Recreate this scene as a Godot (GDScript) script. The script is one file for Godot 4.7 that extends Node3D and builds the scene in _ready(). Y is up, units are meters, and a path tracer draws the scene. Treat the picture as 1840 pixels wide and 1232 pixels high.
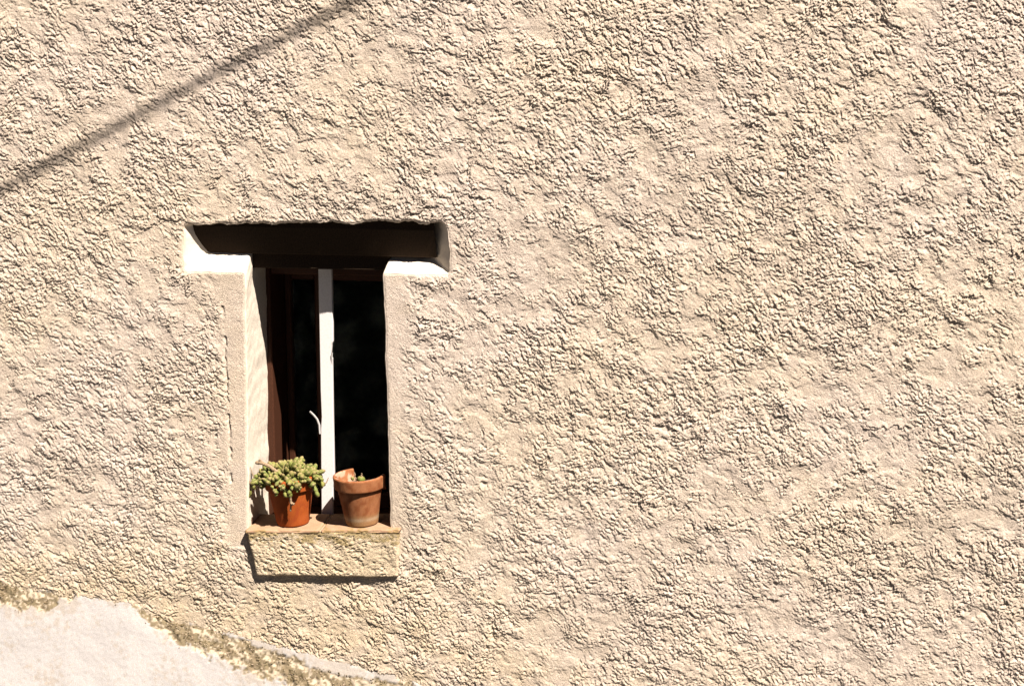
extends Node3D
# A sunlit roughcast wall with a T-shaped window slot, two terracotta pots on its sill.
# Metres; the wall face is the plane z = 0, x to the right, y up.

var rng := RandomNumberGenerator.new()
var noise_low := FastNoiseLite.new()
var noise_mid := FastNoiseLite.new()
var noise_lump := FastNoiseLite.new()
var noise_fine := FastNoiseLite.new()
var noise_flake := FastNoiseLite.new()
var noise_solid := FastNoiseLite.new()
var M := {}
var outline := PackedVector2Array()      # front outline of the window slot, counter-clockwise seen from the street
var outline_normal := PackedVector2Array()  # pointing into the wall, away from the slot
var outline_inset := PackedVector2Array()
var outline_part := PackedInt32Array()
var used := {}

const EDGE := 0.009
const SIZE := 1.045
const LEAN := 0.045      # the sill climbs a little to the right, and the pots lean with it


# ------------------------------------------------------------------ helpers
func numbered(called: String, parent: Node) -> String:
	var key = str(parent.get_instance_id()) + "/" + called
	var n = used.get(key, 0)
	used[key] = n + 1
	return called if n == 0 else "%s_%03d" % [called, n]

func tag(o: Node, label: String, category: String, group := "", kind := "") -> void:
	if label != "": o.set_meta("label", label)
	if category != "": o.set_meta("category", category)
	if group != "": o.set_meta("group", group)
	if kind != "": o.set_meta("kind", kind)

func base(called: String, at := Vector3.ZERO, parent: Node = self) -> Node3D:
	var o := Node3D.new()
	o.name = numbered(called, parent)
	parent.add_child(o, true)
	o.position = at
	return o

func part(called: String, mesh: Mesh, mat: Material, parent: Node = self, at := Vector3.ZERO) -> MeshInstance3D:
	var o := MeshInstance3D.new()
	o.name = numbered(called, parent)
	o.mesh = mesh
	if mat: o.material_override = mat
	o.position = at
	parent.add_child(o, true)
	return o

func arrays_mesh(v: PackedVector3Array, n: PackedVector3Array, c: PackedColorArray, idx: PackedInt32Array) -> ArrayMesh:
	var a := []
	a.resize(Mesh.ARRAY_MAX)
	a[Mesh.ARRAY_VERTEX] = v
	a[Mesh.ARRAY_NORMAL] = n
	if c.size() == v.size(): a[Mesh.ARRAY_COLOR] = c
	a[Mesh.ARRAY_INDEX] = idx
	var m := ArrayMesh.new()
	m.add_surface_from_arrays(Mesh.PRIMITIVE_TRIANGLES, a)
	return m

# indices of a grid of nu columns and nv rows (row after row); front side where u runs right and v runs up
func grid_index(nu: int, nv: int, wrap_u := false) -> PackedInt32Array:
	var idx := PackedInt32Array()
	var cols := nu if wrap_u else nu - 1
	for j in nv - 1:
		for i in cols:
			var a := j * nu + i
			var d := j * nu + (i + 1) % nu
			var b := a + nu
			var c := d + nu
			idx.append_array(PackedInt32Array([a, b, c, a, c, d]))
	return idx

func soft_normals(v: PackedVector3Array, idx: PackedInt32Array) -> PackedVector3Array:
	var n := PackedVector3Array()
	n.resize(v.size())
	for t in range(0, idx.size(), 3):
		var a := v[idx[t]]
		var f := (v[idx[t + 2]] - a).cross(v[idx[t + 1]] - a)
		for k in 3: n[idx[t + k]] += f
	for i in n.size(): n[i] = n[i].normalized() if n[i].length_squared() > 1e-20 else Vector3.UP
	return n

func grid_mesh(v: PackedVector3Array, c: PackedColorArray, nu: int, nv: int, wrap_u := false) -> ArrayMesh:
	var idx := grid_index(nu, nv, wrap_u)
	return arrays_mesh(v, soft_normals(v, idx), c, idx)

# a box with chamfered edges, flat shaded
func chamfer_box(size: Vector3, r: float) -> ArrayMesh:
	var st := SurfaceTool.new()
	st.begin(Mesh.PRIMITIVE_TRIANGLES)
	st.set_smooth_group(-1)
	var h := size * 0.5
	var pts := []
	for sx in [-1, 1]:
		for sy in [-1, 1]:
			for sz in [-1, 1]:
				var s := Vector3(sx, sy, sz)
				for ax in 3:
					var p := s * (h - Vector3.ONE * r)
					p[ax] = s[ax] * h[ax]
					pts.append(p)
	var quad := func(q: Array):
		var mid := Vector3.ZERO
		for p in q: mid += p
		var nn: Vector3 = (q[2] - q[0]).cross(q[1] - q[0])
		if nn.dot(mid) < 0: q.reverse()
		for k in range(1, q.size() - 1):
			for p in [q[0], q[k], q[k + 1]]: st.add_vertex(p)
	var at := func(sx: int, sy: int, sz: int, ax: int): return pts[((((sx + 1) / 2) * 2 + (sy + 1) / 2) * 2 + (sz + 1) / 2) * 3 + ax]
	for s in [-1, 1]:
		quad.call([at.call(s, -1, -1, 0), at.call(s, 1, -1, 0), at.call(s, 1, 1, 0), at.call(s, -1, 1, 0)])
		quad.call([at.call(-1, s, -1, 1), at.call(1, s, -1, 1), at.call(1, s, 1, 1), at.call(-1, s, 1, 1)])
		quad.call([at.call(-1, -1, s, 2), at.call(1, -1, s, 2), at.call(1, 1, s, 2), at.call(-1, 1, s, 2)])
		for q in [-1, 1]:
			quad.call([at.call(s, q, -1, 0), at.call(s, q, 1, 0), at.call(s, q, 1, 1), at.call(s, q, -1, 1)])
			quad.call([at.call(s, -1, q, 0), at.call(s, 1, q, 0), at.call(s, 1, q, 2), at.call(s, -1, q, 2)])
			quad.call([at.call(-1, s, q, 1), at.call(1, s, q, 1), at.call(1, s, q, 2), at.call(-1, s, q, 2)])
			for w in [-1, 1]:
				quad.call([at.call(s, q, w, 0), at.call(s, q, w, 1), at.call(s, q, w, 2)])
	st.generate_normals()
	return st.commit()

func block(called: String, lo: Vector3, hi: Vector3, mat: Material, parent: Node, r := 0.004) -> MeshInstance3D:
	return part(called, chamfer_box(hi - lo, r), mat, parent, (lo + hi) * 0.5)

# a flat outline given thickness towards -z, edges lightly chamfered at the front
func prism(poly: PackedVector2Array, z1: float, z0: float, r: float) -> ArrayMesh:
	var st := SurfaceTool.new()
	st.begin(Mesh.PRIMITIVE_TRIANGLES)
	st.set_smooth_group(-1)
	var ins := PackedVector2Array()
	var n := poly.size()
	for i in n:
		var e0 := (poly[i] - poly[(i + n - 1) % n]).normalized()
		var e1 := (poly[(i + 1) % n] - poly[i]).normalized()
		var nn := (Vector2(-e0.y, e0.x) + Vector2(-e1.y, e1.x)).normalized()
		ins.append(poly[i] + nn * r)     # counter-clockwise outline: inwards
	var tri := Geometry2D.triangulate_polygon(ins)
	for t in range(0, tri.size(), 3):
		var q := [ins[tri[t]], ins[tri[t + 1]], ins[tri[t + 2]]]
		if (q[1] - q[0]).cross(q[2] - q[0]) > 0: q.reverse()
		for p in q: st.add_vertex(Vector3(p.x, p.y, z1))
	for i in n:
		var j := (i + 1) % n
		var a := Vector3(ins[i].x, ins[i].y, z1)
		var b := Vector3(ins[j].x, ins[j].y, z1)
		var c := Vector3(poly[j].x, poly[j].y, z1 - r)
		var d := Vector3(poly[i].x, poly[i].y, z1 - r)
		var e := Vector3(poly[j].x, poly[j].y, z0)
		var f := Vector3(poly[i].x, poly[i].y, z0)
		for p in [a, b, c, a, c, d, d, c, e, d, e, f]: st.add_vertex(p)
	st.generate_normals()
	return st.commit()

func tube(points: PackedVector3Array, radii: PackedFloat32Array, seg: int) -> ArrayMesh:
	var v := PackedVector3Array()
	var n := points.size()
	var side := Vector3.ZERO
	for i in n:
		var t := (points[mini(i + 1, n - 1)] - points[maxi(i - 1, 0)]).normalized()
		if i == 0: side = t.cross(Vector3(0.3, 0.5, 0.8)).normalized()
		side = (side - t * side.dot(t)).normalized()
		var up := t.cross(side)
		for k in seg:
			var a := TAU * k / seg
			v.append(points[i] + (side * cos(a) + up * sin(a)) * radii[i])
	return grid_mesh(v, PackedColorArray(), seg, n, true)

func soft_step(e0: float, e1: float, x: float) -> float:
	var t := clampf((x - e0) / (e1 - e0), 0.0, 1.0)
	return t * t * (3.0 - 2.0 * t)

func lerp_table(t: Array, x: float) -> float:
	for i in range(1, t.size()):
		if x <= t[i][0]:
			return lerpf(t[i - 1][1], t[i][1], clampf((x - t[i - 1][0]) / (t[i][0] - t[i - 1][0]), 0.0, 1.0))
	return t[-1][1]

# ------------------------------------------------------------------ materials
func grain_texture(seed_: int, freq: float, lo: float, hi: float, size := 512) -> ImageTexture:
	var f := FastNoiseLite.new()
	f.seed = seed_
	f.noise_type = FastNoiseLite.TYPE_SIMPLEX
	f.frequency = freq
	f.fractal_octaves = 4
	f.fractal_gain = 0.7
	var im := f.get_seamless_image(size, size)
	im.convert(Image.FORMAT_RGB8)
	for y in size:
		for x in size:
			var g := lerpf(lo, hi, im.get_pixel(x, y).r)
			im.set_pixel(x, y, Color(g, g, g))
	return ImageTexture.create_from_image(im)

func stain_texture(seed_: int, freq: float, ca: Color, cb: Color, size := 256) -> ImageTexture:
	var f := FastNoiseLite.new()
	f.seed = seed_
	f.frequency = freq
	f.fractal_octaves = 4
	f.fractal_gain = 0.6
	var im := f.get_seamless_image(size, size)
	im.convert(Image.FORMAT_RGB8)
	for y in size:
		for x in size:
			im.set_pixel(x, y, ca.lerp(cb, im.get_pixel(x, y).r))
	return ImageTexture.create_from_image(im)

func relief_texture(seed_: int, freq: float, strength: float, size := 512) -> ImageTexture:
	var f := FastNoiseLite.new()
	f.seed = seed_
	f.frequency = freq
	f.fractal_octaves = 4
	var im := f.get_seamless_image(size, size)
	im.convert(Image.FORMAT_RGBA8)
	im.bump_map_to_normal_map(strength)
	return ImageTexture.create_from_image(im)

func mat(albedo: Color, rough: float, tex: Texture2D = null, tex_scale := 1.0, relief: Texture2D = null, relief_scale := 0.5, vertex := false) -> StandardMaterial3D:
	var m := StandardMaterial3D.new()
	m.albedo_color = albedo.linear_to_srgb()
	m.roughness = rough
	m.metallic_specular = 0.3
	m.vertex_color_use_as_albedo = vertex
	if tex: m.albedo_texture = tex
	if relief:
		m.normal_enabled = true
		m.normal_texture = relief
		m.normal_scale = relief_scale
	if tex or relief:
		m.uv1_triplanar = true
		m.uv1_scale = Vector3.ONE * tex_scale
	return m

func make_materials() -> void:
	var sand := grain_texture(3, 0.09, 0.72, 1.12)
	var sand_relief := relief_texture(4, 0.2, 4.0)
	M.stucco = mat(Color(1, 1, 1), 0.95, sand, 2.6, sand_relief, 0.55, true)
	M.limewash = mat(Color(1, 1, 1), 0.9, grain_texture(8, 0.05, 0.9, 1.06), 3.0, sand_relief, 0.25, true)
	M.whitewash = mat(Color(1, 1, 1), 0.9, grain_texture(8, 0.12, 0.78, 1.06), 3.0, sand_relief, 0.3, true)
	M.clay = mat(Color(1, 1, 1), 0.85, grain_texture(5, 0.06, 0.75, 1.12), 9.0, relief_texture(6, 0.15, 3.0), 0.35, true)
	M.tile = mat(Color(1, 1, 1), 0.9, grain_texture(7, 0.07, 0.78, 1.1), 6.0, sand_relief, 0.4, true)
	M.white_paint = mat(Color(0.52, 0.505, 0.505), 0.55, grain_texture(9, 0.03, 0.93, 1.03), 6.0)
	M.brown_wood = mat(Color(0.055, 0.019, 0.009), 0.6, grain_texture(10, 0.05, 0.6, 1.1), 8.0)
	M.dark_wood = mat(Color(0.034, 0.022, 0.014), 0.75, grain_texture(11, 0.05, 0.6, 1.1), 6.0)  # near-black: shade of the upper slot put into the timber colour
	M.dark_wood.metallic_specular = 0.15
	M.room = mat(Color(0.2, 0.18, 0.15), 0.95, grain_texture(12, 0.04, 0.8, 1.05), 1.0)
	M.flesh = mat(Color(1, 1, 1), 0.6, null, 1.0, null, 0.5, true)
	M.dry_stem = mat(Color(0.27, 0.19, 0.12), 0.9, grain_texture(13, 0.08, 0.6, 1.2), 20.0)
	M.soil = mat(Color(1, 1, 1), 0.95, null, 1.0, null, 0.5, true)
	M.pebble = mat(Color(0.55, 0.5, 0.45), 0.85, grain_texture(14, 0.05, 0.75, 1.1), 20.0)
	M.cable = mat(Color(0.02, 0.02, 0.02), 0.6)
	M.ground = mat(Color(0.055, 0.052, 0.048), 0.95, grain_texture(15, 0.04, 0.7, 1.15), 0.8)
	# old window glass, clouded here and there by dust
	var f := FastNoiseLite.new()
	f.seed = 21
	f.frequency = 0.012
	f.fractal_octaves = 4
	var im := f.get_seamless_image(256, 256)
	im.convert(Image.FORMAT_RGBA8)
	for y in 256:
		for x in 256:
			im.set_pixel(x, y, Color(0.55, 0.6, 0.57, 0.02 + 0.08 * soft_step(0.45, 0.8, im.get_pixel(x, y).r)))
	var g := StandardMaterial3D.new()
	g.transparency = BaseMaterial3D.TRANSPARENCY_ALPHA
	g.albedo_texture = ImageTexture.create_from_image(im)
	g.uv1_scale = Vector3(0.45, 2.0, 1.0)
	g.roughness = 0.05
	g.metallic_specular = 0.35
	M.glass = g

# ------------------------------------------------------------------ plaster relief
func set_noise(f: FastNoiseLite, seed_: int, freq: float, oct: int, gain := 0.5) -> void:
	f.seed = seed_
	f.noise_type = FastNoiseLite.TYPE_SIMPLEX_SMOOTH
	f.frequency = freq
	f.fractal_type = FastNoiseLite.FRACTAL_FBM if oct > 1 else FastNoiseLite.FRACTAL_NONE
	f.fractal_octaves = oct
	f.fractal_gain = gain

# height of the roughcast over the wall plane (m); calm = 0 rough .. 1 trowelled smooth
func roughcast(x: float, y: float, calm: float, keep: float) -> float:
	var wx := noise_mid.get_noise_2d(x * 9.0 + 31.0, y * 9.0)
	var wy := noise_mid.get_noise_2d(x * 9.0, y * 9.0 - 17.0)
	var px := x + 0.016 * wx
	var py := y + 0.016 * wy
	# two lays of the trowel, down to the right and nearly level, giving way to one another in patches
	var u1 := (px * 0.78 - py * 0.62) * 0.50
	var v1 := (px * 0.62 + py * 0.78) * 1.15
	var u2 := (px * 0.97 + py * 0.24) * 0.72
	var v2 := (-px * 0.24 + py * 0.97) * 1.1
	var lay := soft_step(-0.08, 0.34, noise_low.get_noise_2d(x * 3.1, y * 3.1 + 50.0))
	var patch := noise_low.get_noise_2d(x * 5.2 + 9.0, y * 5.2)
	var patch2 := noise_mid.get_noise_2d(x * 13.0 + 21.0, y * 13.0)
	var rough := clampf(0.86 + 0.55 * patch + 0.8 * patch2 + 0.8 * noise_low.get_noise_2d(x * 1.9 + 5.0, y * 2.4 + 77.0), 0.2, 1.2) * (1.0 - 0.80 * calm)
	var a := noise_lump.get_noise_2d(px * 11.0, py * 13.0) * 9.0
	a = a / sqrt(1.0 + a * a)
	var b := 0.0
	var c := 0.0
	var e := 0.0
	var size := lerpf(0.62, 1.0, soft_step(-0.25, 0.2, patch2 + 0.6 * patch))     # coarser throws among the fine
	if lay < 0.999:
		b += (1.0 - lay) * lerpf(noise_lump.get_noise_2d(u1 * 46.0 + 90.0, v1 * 46.0), noise_lump.get_noise_2d(u1 * 78.0 + 50.0, v1 * 78.0), soft_step(0.7, 0.9, size))
		c += (1.0 - lay) * noise_fine.get_noise_2d(u1 * 165.0, v1 * 165.0)
	if lay > 0.001:
		b += lay * lerpf(noise_lump.get_noise_2d(u2 * 44.0 + 90.0, v2 * 44.0), noise_lump.get_noise_2d(u2 * 74.0, v2 * 74.0 + 20.0), soft_step(0.7, 0.9, size))
		c += lay * noise_fine.get_noise_2d(u2 * 158.0 + 7.0, v2 * 158.0)
	if keep > 0.8: e = noise_flake.get_noise_2d(u1 * 118.0 + 0.4 * b, v1 * 118.0 + 0.4 * c)
	# torn creases: thin winding grooves that open and close
	var r := noise_lump.get_noise_2d(px * 27.0 + 80.0 + 0.25 * b, py * 27.0 + 0.25 * c)
	var groove := maxf(0.0, 1.0 - absf(r) * 9.0) * clampf(0.2 + 3.0 * noise_mid.get_noise_2d(x * 21.0 + 61.0, y * 21.0), 0.0, 1.0)
	# a few long torn edges where one throw of plaster overlaps the next
	var r2 := noise_lump.get_noise_2d(px * 5.0 + 20.0 + 0.12 * c, py * 6.5 + 33.0 + 0.12 * b)
	var lap := clampf(4.0 * noise_mid.get_noise_2d(x * 5.5 + 11.0, y * 5.5 + 44.0) - 0.55, 0.0, 1.0) * (1.0 - calm)
	var tear := lap * (0.0045 * maxf(0.0, 1.0 - absf(r2) * 22.0) - 0.0030 * clampf(r2 * 14.0, 0.0, 1.0) * maxf(0.0, 1.0 - absf(r2) * 3.0))
	b = b * 11.0 + 3.4
	b = b / sqrt(1.0 + b * b)
	c = c * 9.0 + 2.6
	c = c / sqrt(1.0 + c * c)
	var d := noise_fine.get_noise_2d(x * 170.0, y * 170.0)
	return keep * (0.0009 * a * (1.0 - 0.8 * calm) + (rough * (0.0016 * b + 0.00118 * c + 0.0008 * e) - 0.0032 * groove * (0.35 + 0.65 * rough) * (1.0 - 0.9 * calm)) + 0.0005 * d * (1.0 - 0.4 * calm)) - keep * tear + 0.0022 * patch * (1.0 - 0.7 * calm)

func plaster_color(x: float, y: float) -> Color:
	var warm := clampf(0.45 + 1.0 * noise_low.get_noise_2d(x * 1.1 + 40.0, y * 1.1) + 0.5 * noise_mid.get_noise_2d(x * 9.0, y * 9.0 + 60.0), 0.0, 1.0)
	var c := Color(0.494, 0.418, 0.360).lerp(Color(0.504, 0.420, 0.336), warm)
	# ochre stains in the plaster under and round the sill, and along the foot of the wall
	var near_sill := exp(-pow((x + 0.6) / 0.42, 2.0) - pow((y + 0.82) / 0.2, 2.0))
	var foot := soft_step(0.34, 0.0, y - joint(x))
	var stain := clampf((near_sill * 0.9 + foot * 0.8) + 0.7 * noise_mid.get_noise_2d(x * 7.0 + 80.0, y * 7.0) - 0.25, 0.0, 1.0)
	c = c.lerp(Color(0.48, 0.385, 0.262), stain * 0.75)
	# grime held in the plaster, in wide uneven patches with a ragged grain
	var grime := noise_low.get_noise_2d(x * 1.7 + 70.0, y * 2.3) + 0.6 * noise_mid.get_noise_2d(x * 6.0 + 15.0, y * 6.0) + 0.25 * noise_fine.get_noise_2d(x * 60.0, y * 60.0)
	c = c.lerp(Color(0.40, 0.335, 0.275), 0.42 * soft_step(0.05, 0.6, grime))
	var tone := 1.0 + 0.12 * noise_mid.get_noise_2d(x * 22.0, y * 22.0 + 11.0)
	return Color(c.r * tone, c.g * tone, c.b * tone)

# ------------------------------------------------------------------ the slot in the wall
func make_outline() -> void:
	# corner, radius, inset of the corner once inside the wall (the upper slot is splayed)
	var cs := [
		[Vector2(-1.006, 0.198), 0.012, Vector2(0.10, 0.075)],
		[Vector2(-0.816, 0.198), 0.012, Vector2(0.0, 0.075)],
		[Vector2(-0.832, -0.665), 0.01, Vector2(0, 0)],
		[Vector2(-0.381, -0.645), 0.01, Vector2(0, 0)],
		[Vector2(-0.392, 0.206), 0.012, Vector2(0.004, 0.034)],
		[Vector2(-0.188, 0.206), 0.012, Vector2(-0.066, 0.034)],
		[Vector2(-0.187, 0.268), 0.03, Vector2(-0.066, 0.0)],
		[Vector2(-0.201, 0.362), 0.015, Vector2(-0.06, 0.004)],
		[Vector2(-1.001, 0.336), 0.012, Vector2(0.10, 0.004)],
	]
	var n := cs.size()
	var raw := PackedVector2Array()
	var ins := PackedVector2Array()
	var parts := PackedInt32Array()
	for i in n:
		var p0: Vector2 = cs[(i + n - 1) % n][0]
		var p: Vector2 = cs[i][0]
		var p1: Vector2 = cs[(i + 1) % n][0]
		var r: float = cs[i][1]
		var d0 := (p0 - p).normalized()
		var d1 := (p1 - p).normalized()
		var half := absf(d0.angle_to(d1)) * 0.5
		var cut := minf(r / tan(half), 0.03)
		for k in 7:
			var t := k / 6.0
			var q := (p + d0 * cut).lerp(p, t).lerp(p.lerp(p + d1 * cut, t), t)
			raw.append(q)
			ins.append(cs[i][2])
			parts.append((i + n - 1) % n if k < 3 else i)
		var a := p + d1 * cut
		var nxt_r: float = cs[(i + 1) % n][1]
		var b := p1 - d1 * minf(nxt_r / tan(absf((p - p1).angle_to((cs[(i + 2) % n][0] as Vector2) - p1)) * 0.5), 0.03)
		var steps := maxi(1, int(a.distance_to(b) / 0.006))
		for k in range(1, steps):
			var t := float(k) / steps
			raw.append(a.lerp(b, t))
			ins.append((cs[i][2] as Vector2).lerp(cs[(i + 1) % n][2], t))
			parts.append(i)
	var m := raw.size()
	outline_inset = ins
	outline_part = parts
	for i in m:
		var e := (raw[(i + 1) % m] - raw[(i + m - 1) % m]).normalized()
		var nn := Vector2(e.y, -e.x)      # the slot lies to the left of the walk
		outline_normal.append(nn)
		var q := raw[i]
		var wob := 0.0016 * noise_mid.get_noise_2d(q.x * 14.0, q.y * 14.0) + 0.0028 * noise_low.get_noise_2d(q.x * 6.0, q.y * 6.0 + 5.0)
		if outline_part[i] == 7 or outline_part[i] == 6 or outline_part[i] == 5: wob = wob * 2.6 + (0.0045 * noise_fine.get_noise_2d(q.x * 45.0, 3.0) if outline_part[i] == 7 else 0.0)
		outline.append(q + nn * wob)

func slot_distance(p: Vector2, coarse: PackedVector2Array) -> float:
	var best := 1e9
	var n := coarse.size()
	var inside := false
	var a := coarse[n - 1]
	for i in n:
		var b := coarse[i]
		var e := b - a
		var w := p - a
		var q := w - e * clampf(w.dot(e) / e.length_squared(), 0.0, 1.0)
		var l := q.length_squared()
		if l < best: best = l
		if (a.y > p.y) != (b.y > p.y) and p.x < (b.x - a.x) * (p.y - a.y) / (b.y - a.y) + a.x: inside = not inside
		a = b
	best = sqrt(best)
	return -best if inside else best

func axis(far0: float, lo: float, hi: float, far1: float, step: float) -> PackedFloat32Array:
	var out := PackedFloat32Array()
	var back := []
	var x := lo
	var s := step
	while x > far0:
		s = minf(s * 1.05, 0.07)
		x -= s
		back.append(maxf(x, far0))
	back.reverse()
	for b in back: out.append(b)
	var n := int(round((hi - lo) / step))
	for i in n + 1: out.append(lo + (hi - lo) * i / n)
	x = hi
	s = step
	while x < far1:
		s = minf(s * 1.05, 0.07)
		x += s
		out.append(minf(x, far1))
	return out

func stucco_face() -> ArrayMesh:
	var xs := axis(-5.0, -1.64, 1.57, 5.0, 0.0026)
	var ys := axis(-1.62, -1.12, 1.02, 3.6, 0.0026)
	var nx := xs.size()
	var ny := ys.size()
	var coarse := PackedVector2Array()
	for i in range(0, outline.size()):
		if i % 3 == 0 or outline_normal[i].distance_to(outline_normal[(i + 1) % outline.size()]) > 0.05: coarse.append(outline[i])
	var v := PackedVector3Array()
	var c := PackedColorArray()
	v.resize(nx * ny)
	c.resize(nx * ny)
	var dist := PackedFloat32Array()
	dist.resize(nx * ny)
	for j in ny:
		var y := ys[j]
		var sy := ys[mini(j + 1, ny - 1)] - ys[maxi(j - 1, 0)]
		for i in nx:
			var x := xs[i]
			var k := j * nx + i
			var step := maxf(sy, xs[mini(i + 1, nx - 1)] - xs[maxi(i - 1, 0)]) * 0.5
			var keep := clampf(1.25 - step / 0.02, 0.12, 1.0)
			var d := 1.0
			var calm := 0.0
			if x > -1.07 and x < -0.1 and y > -0.68 and y < 0.44:
				d = slot_distance(Vector2(x, y), coarse)
				if y < 0.215:
					# the smoother band trowelled round the lower slot
					var wob := 0.02 * noise_mid.get_noise_2d(x * 8.0, y * 8.0)
					var off := (-0.822 - x) if x < -0.6 else (x + 0.387)
					calm = soft_step(0.105, 0.05, off + wob) if x < -0.6 else soft_step(0.10, 0.03, off + wob * 1.5)
				calm = maxf(calm, soft_step(0.022, 0.004, d) * (1.0 if y < 0.30 else 0.25))
			# the ragged crack along the edge of that band
			var h := roughcast(x, y, calm, keep)
			if y < 0.09 and y > -0.47 and x < -0.86 and x > -0.92:
				var line := -0.884 - 0.012 * (y + 0.4) + 0.006 * noise_mid.get_noise_2d(y * 25.0, 3.0)
				var gape := 0.006 * clampf(noise_mid.get_noise_2d(y * 12.0, 70.0) * 2.0 + 0.55, 0.0, 1.0)
				h -= gape * exp(-pow((x - line) / 0.004, 2.0))
			if d < EDGE:
				var t := clampf(d, 0.0, EDGE)
				h = h * (t / EDGE if y < 0.30 else 0.4 + 0.6 * t / EDGE) - (EDGE - sqrt(maxf(0.0, EDGE * EDGE - (EDGE - t) * (EDGE - t)))) - 0.0015 * (1.0 - t / EDGE)
			# the plaster slumped a little as it set: its lumps lean down to the left
			var sag := h * clampf((d - EDGE) / 0.015, 0.0, 1.0) * keep
			v[k] = Vector3(x - 0.55 * sag, y - 0.75 * sag, h)
			c[k] = plaster_color(x, y) if step < 0.03 else Color(0.497, 0.417, 0.34)
			dist[k] = d
	var n := PackedVector3Array()
	n.resize(nx * ny)
	for j in ny:
		for i in nx:
			var k := j * nx + i
			var l := k - (1 if i > 0 else 0)
			var r := k + (1 if i < nx - 1 else 0)
			var b := k - (nx if j > 0 else 0)
			var t := k + (nx if j < ny - 1 else 0)
			n[k] = (v[r] - v[l]).cross(v[t] - v[b]).normalized()
	var idx := PackedInt32Array()
	idx.resize((nx - 1) * (ny - 1) * 6)
	var w := 0
	for j in ny - 1:
		for i in nx - 1:
			var a := j * nx + i
			var b := a + nx
			if dist[a] < 0.0005 or dist[a + 1] < 0.0005 or dist[b] < 0.0005 or dist[b + 1] < 0.0005: continue
			idx[w] = a
			idx[w + 1] = b
			idx[w + 2] = b + 1
			idx[w + 3] = a
			idx[w + 4] = b + 1
			idx[w + 5] = a + 1
			w += 6
	idx.resize(w)
	return arrays_mesh(v, n, c, idx)

# the plastered sides of the slot, one mesh for each side
func slot_sides(wall: Node3D) -> void:
	var n := outline.size()
	var stations := []       # [outward offset, z, share of the inset]
	for k in 6:
		var f := deg_to_rad(lerpf(18.0, 90.0, k / 5.0))
		stations.append([EDGE * (1.0 - sin(f)), -EDGE * (1.0 - cos(f)) - (0.0022 if k == 0 else -0.0004), 0.0])
	var deep := 44
	for k in range(1, deep + 1):
		var z := -EDGE - (0.262 - EDGE) * pow(float(k) / deep, 1.15)
		stations.append([0.0, z, clampf((-z - EDGE) / 0.08, 0.0, 1.0)])
	var rows := stations.size()
	var v := PackedVector3Array()
	var c := PackedColorArray()
	for s in stations:
		for i in n:
			var nn := outline_normal[i]
			var p: Vector2 = outline[i] + nn * float(s[0]) + outline_inset[i] * float(s[2])
			var q := Vector3(p.x, p.y, s[1])
			var bump := 0.0011 * noise_solid.get_noise_3dv(q * 26.0) + 0.0024 * noise_solid.get_noise_3dv(q * 8.0 + Vector3(4, 0, 0)) * clampf(-q.z / 0.03, 0.0, 1.0)
			v.append(q + Vector3(nn.x, nn.y, 0.4) * bump)
			var col := Color(0.53, 0.475, 0.41)
			var pl := plaster_color(p.x, p.y)
			var rag := 0.010 * noise_solid.get_noise_3dv(q * 40.0)
			col = pl.lerp(col, soft_step(0.002, 0.009, -q.z + rag))
			# ochre run-off streaks, upright, with their own ragged outline
			var streak := noise_solid.get_noise_3d(q.x * 9.0, q.y * 2.2, q.z * 42.0 + 7.0)
			col = col.lerp(Color(0.53, 0.46, 0.36), 0.3 * soft_step(0.12, 0.42, streak))
			c.append(col)
	var full := grid_index(n, rows, true)
	var nm := soft_normals(v, full)
	var names := ["ledge", "jamb", "slot_floor", "jamb", "ledge", "cheek", "cheek", "soffit", "cheek"]
	for which in names.size():
		if which == 6: continue
		var idx := PackedInt32Array()
		for j in rows - 1:
			for i in n:
				var pt := outline_part[i]
				if pt == 6: pt = 5
				if pt != which: continue
				var a := j * n + i
				var d := j * n + (i + 1) % n
				idx.append_array(PackedInt32Array([a, a + n, d + n, a, d + n, d]))
		var pick := {}
		var v2 := PackedVector3Array()
		var n2 := PackedVector3Array()
		var c2 := PackedColorArray()
		for t in idx.size():
			var o := idx[t]
			if not pick.has(o):
				pick[o] = v2.size()
				v2.append(v[o])
				n2.append(nm[o])
				c2.append(c[o])
			idx[t] = pick[o]
		part(names[which], arrays_mesh(v2, n2, c2, idx), M.limewash, wall)

# ------------------------------------------------------------------ sill
func sill_top(x: float) -> float:
	return -0.605 + 0.046 * (x + 0.59)

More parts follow.
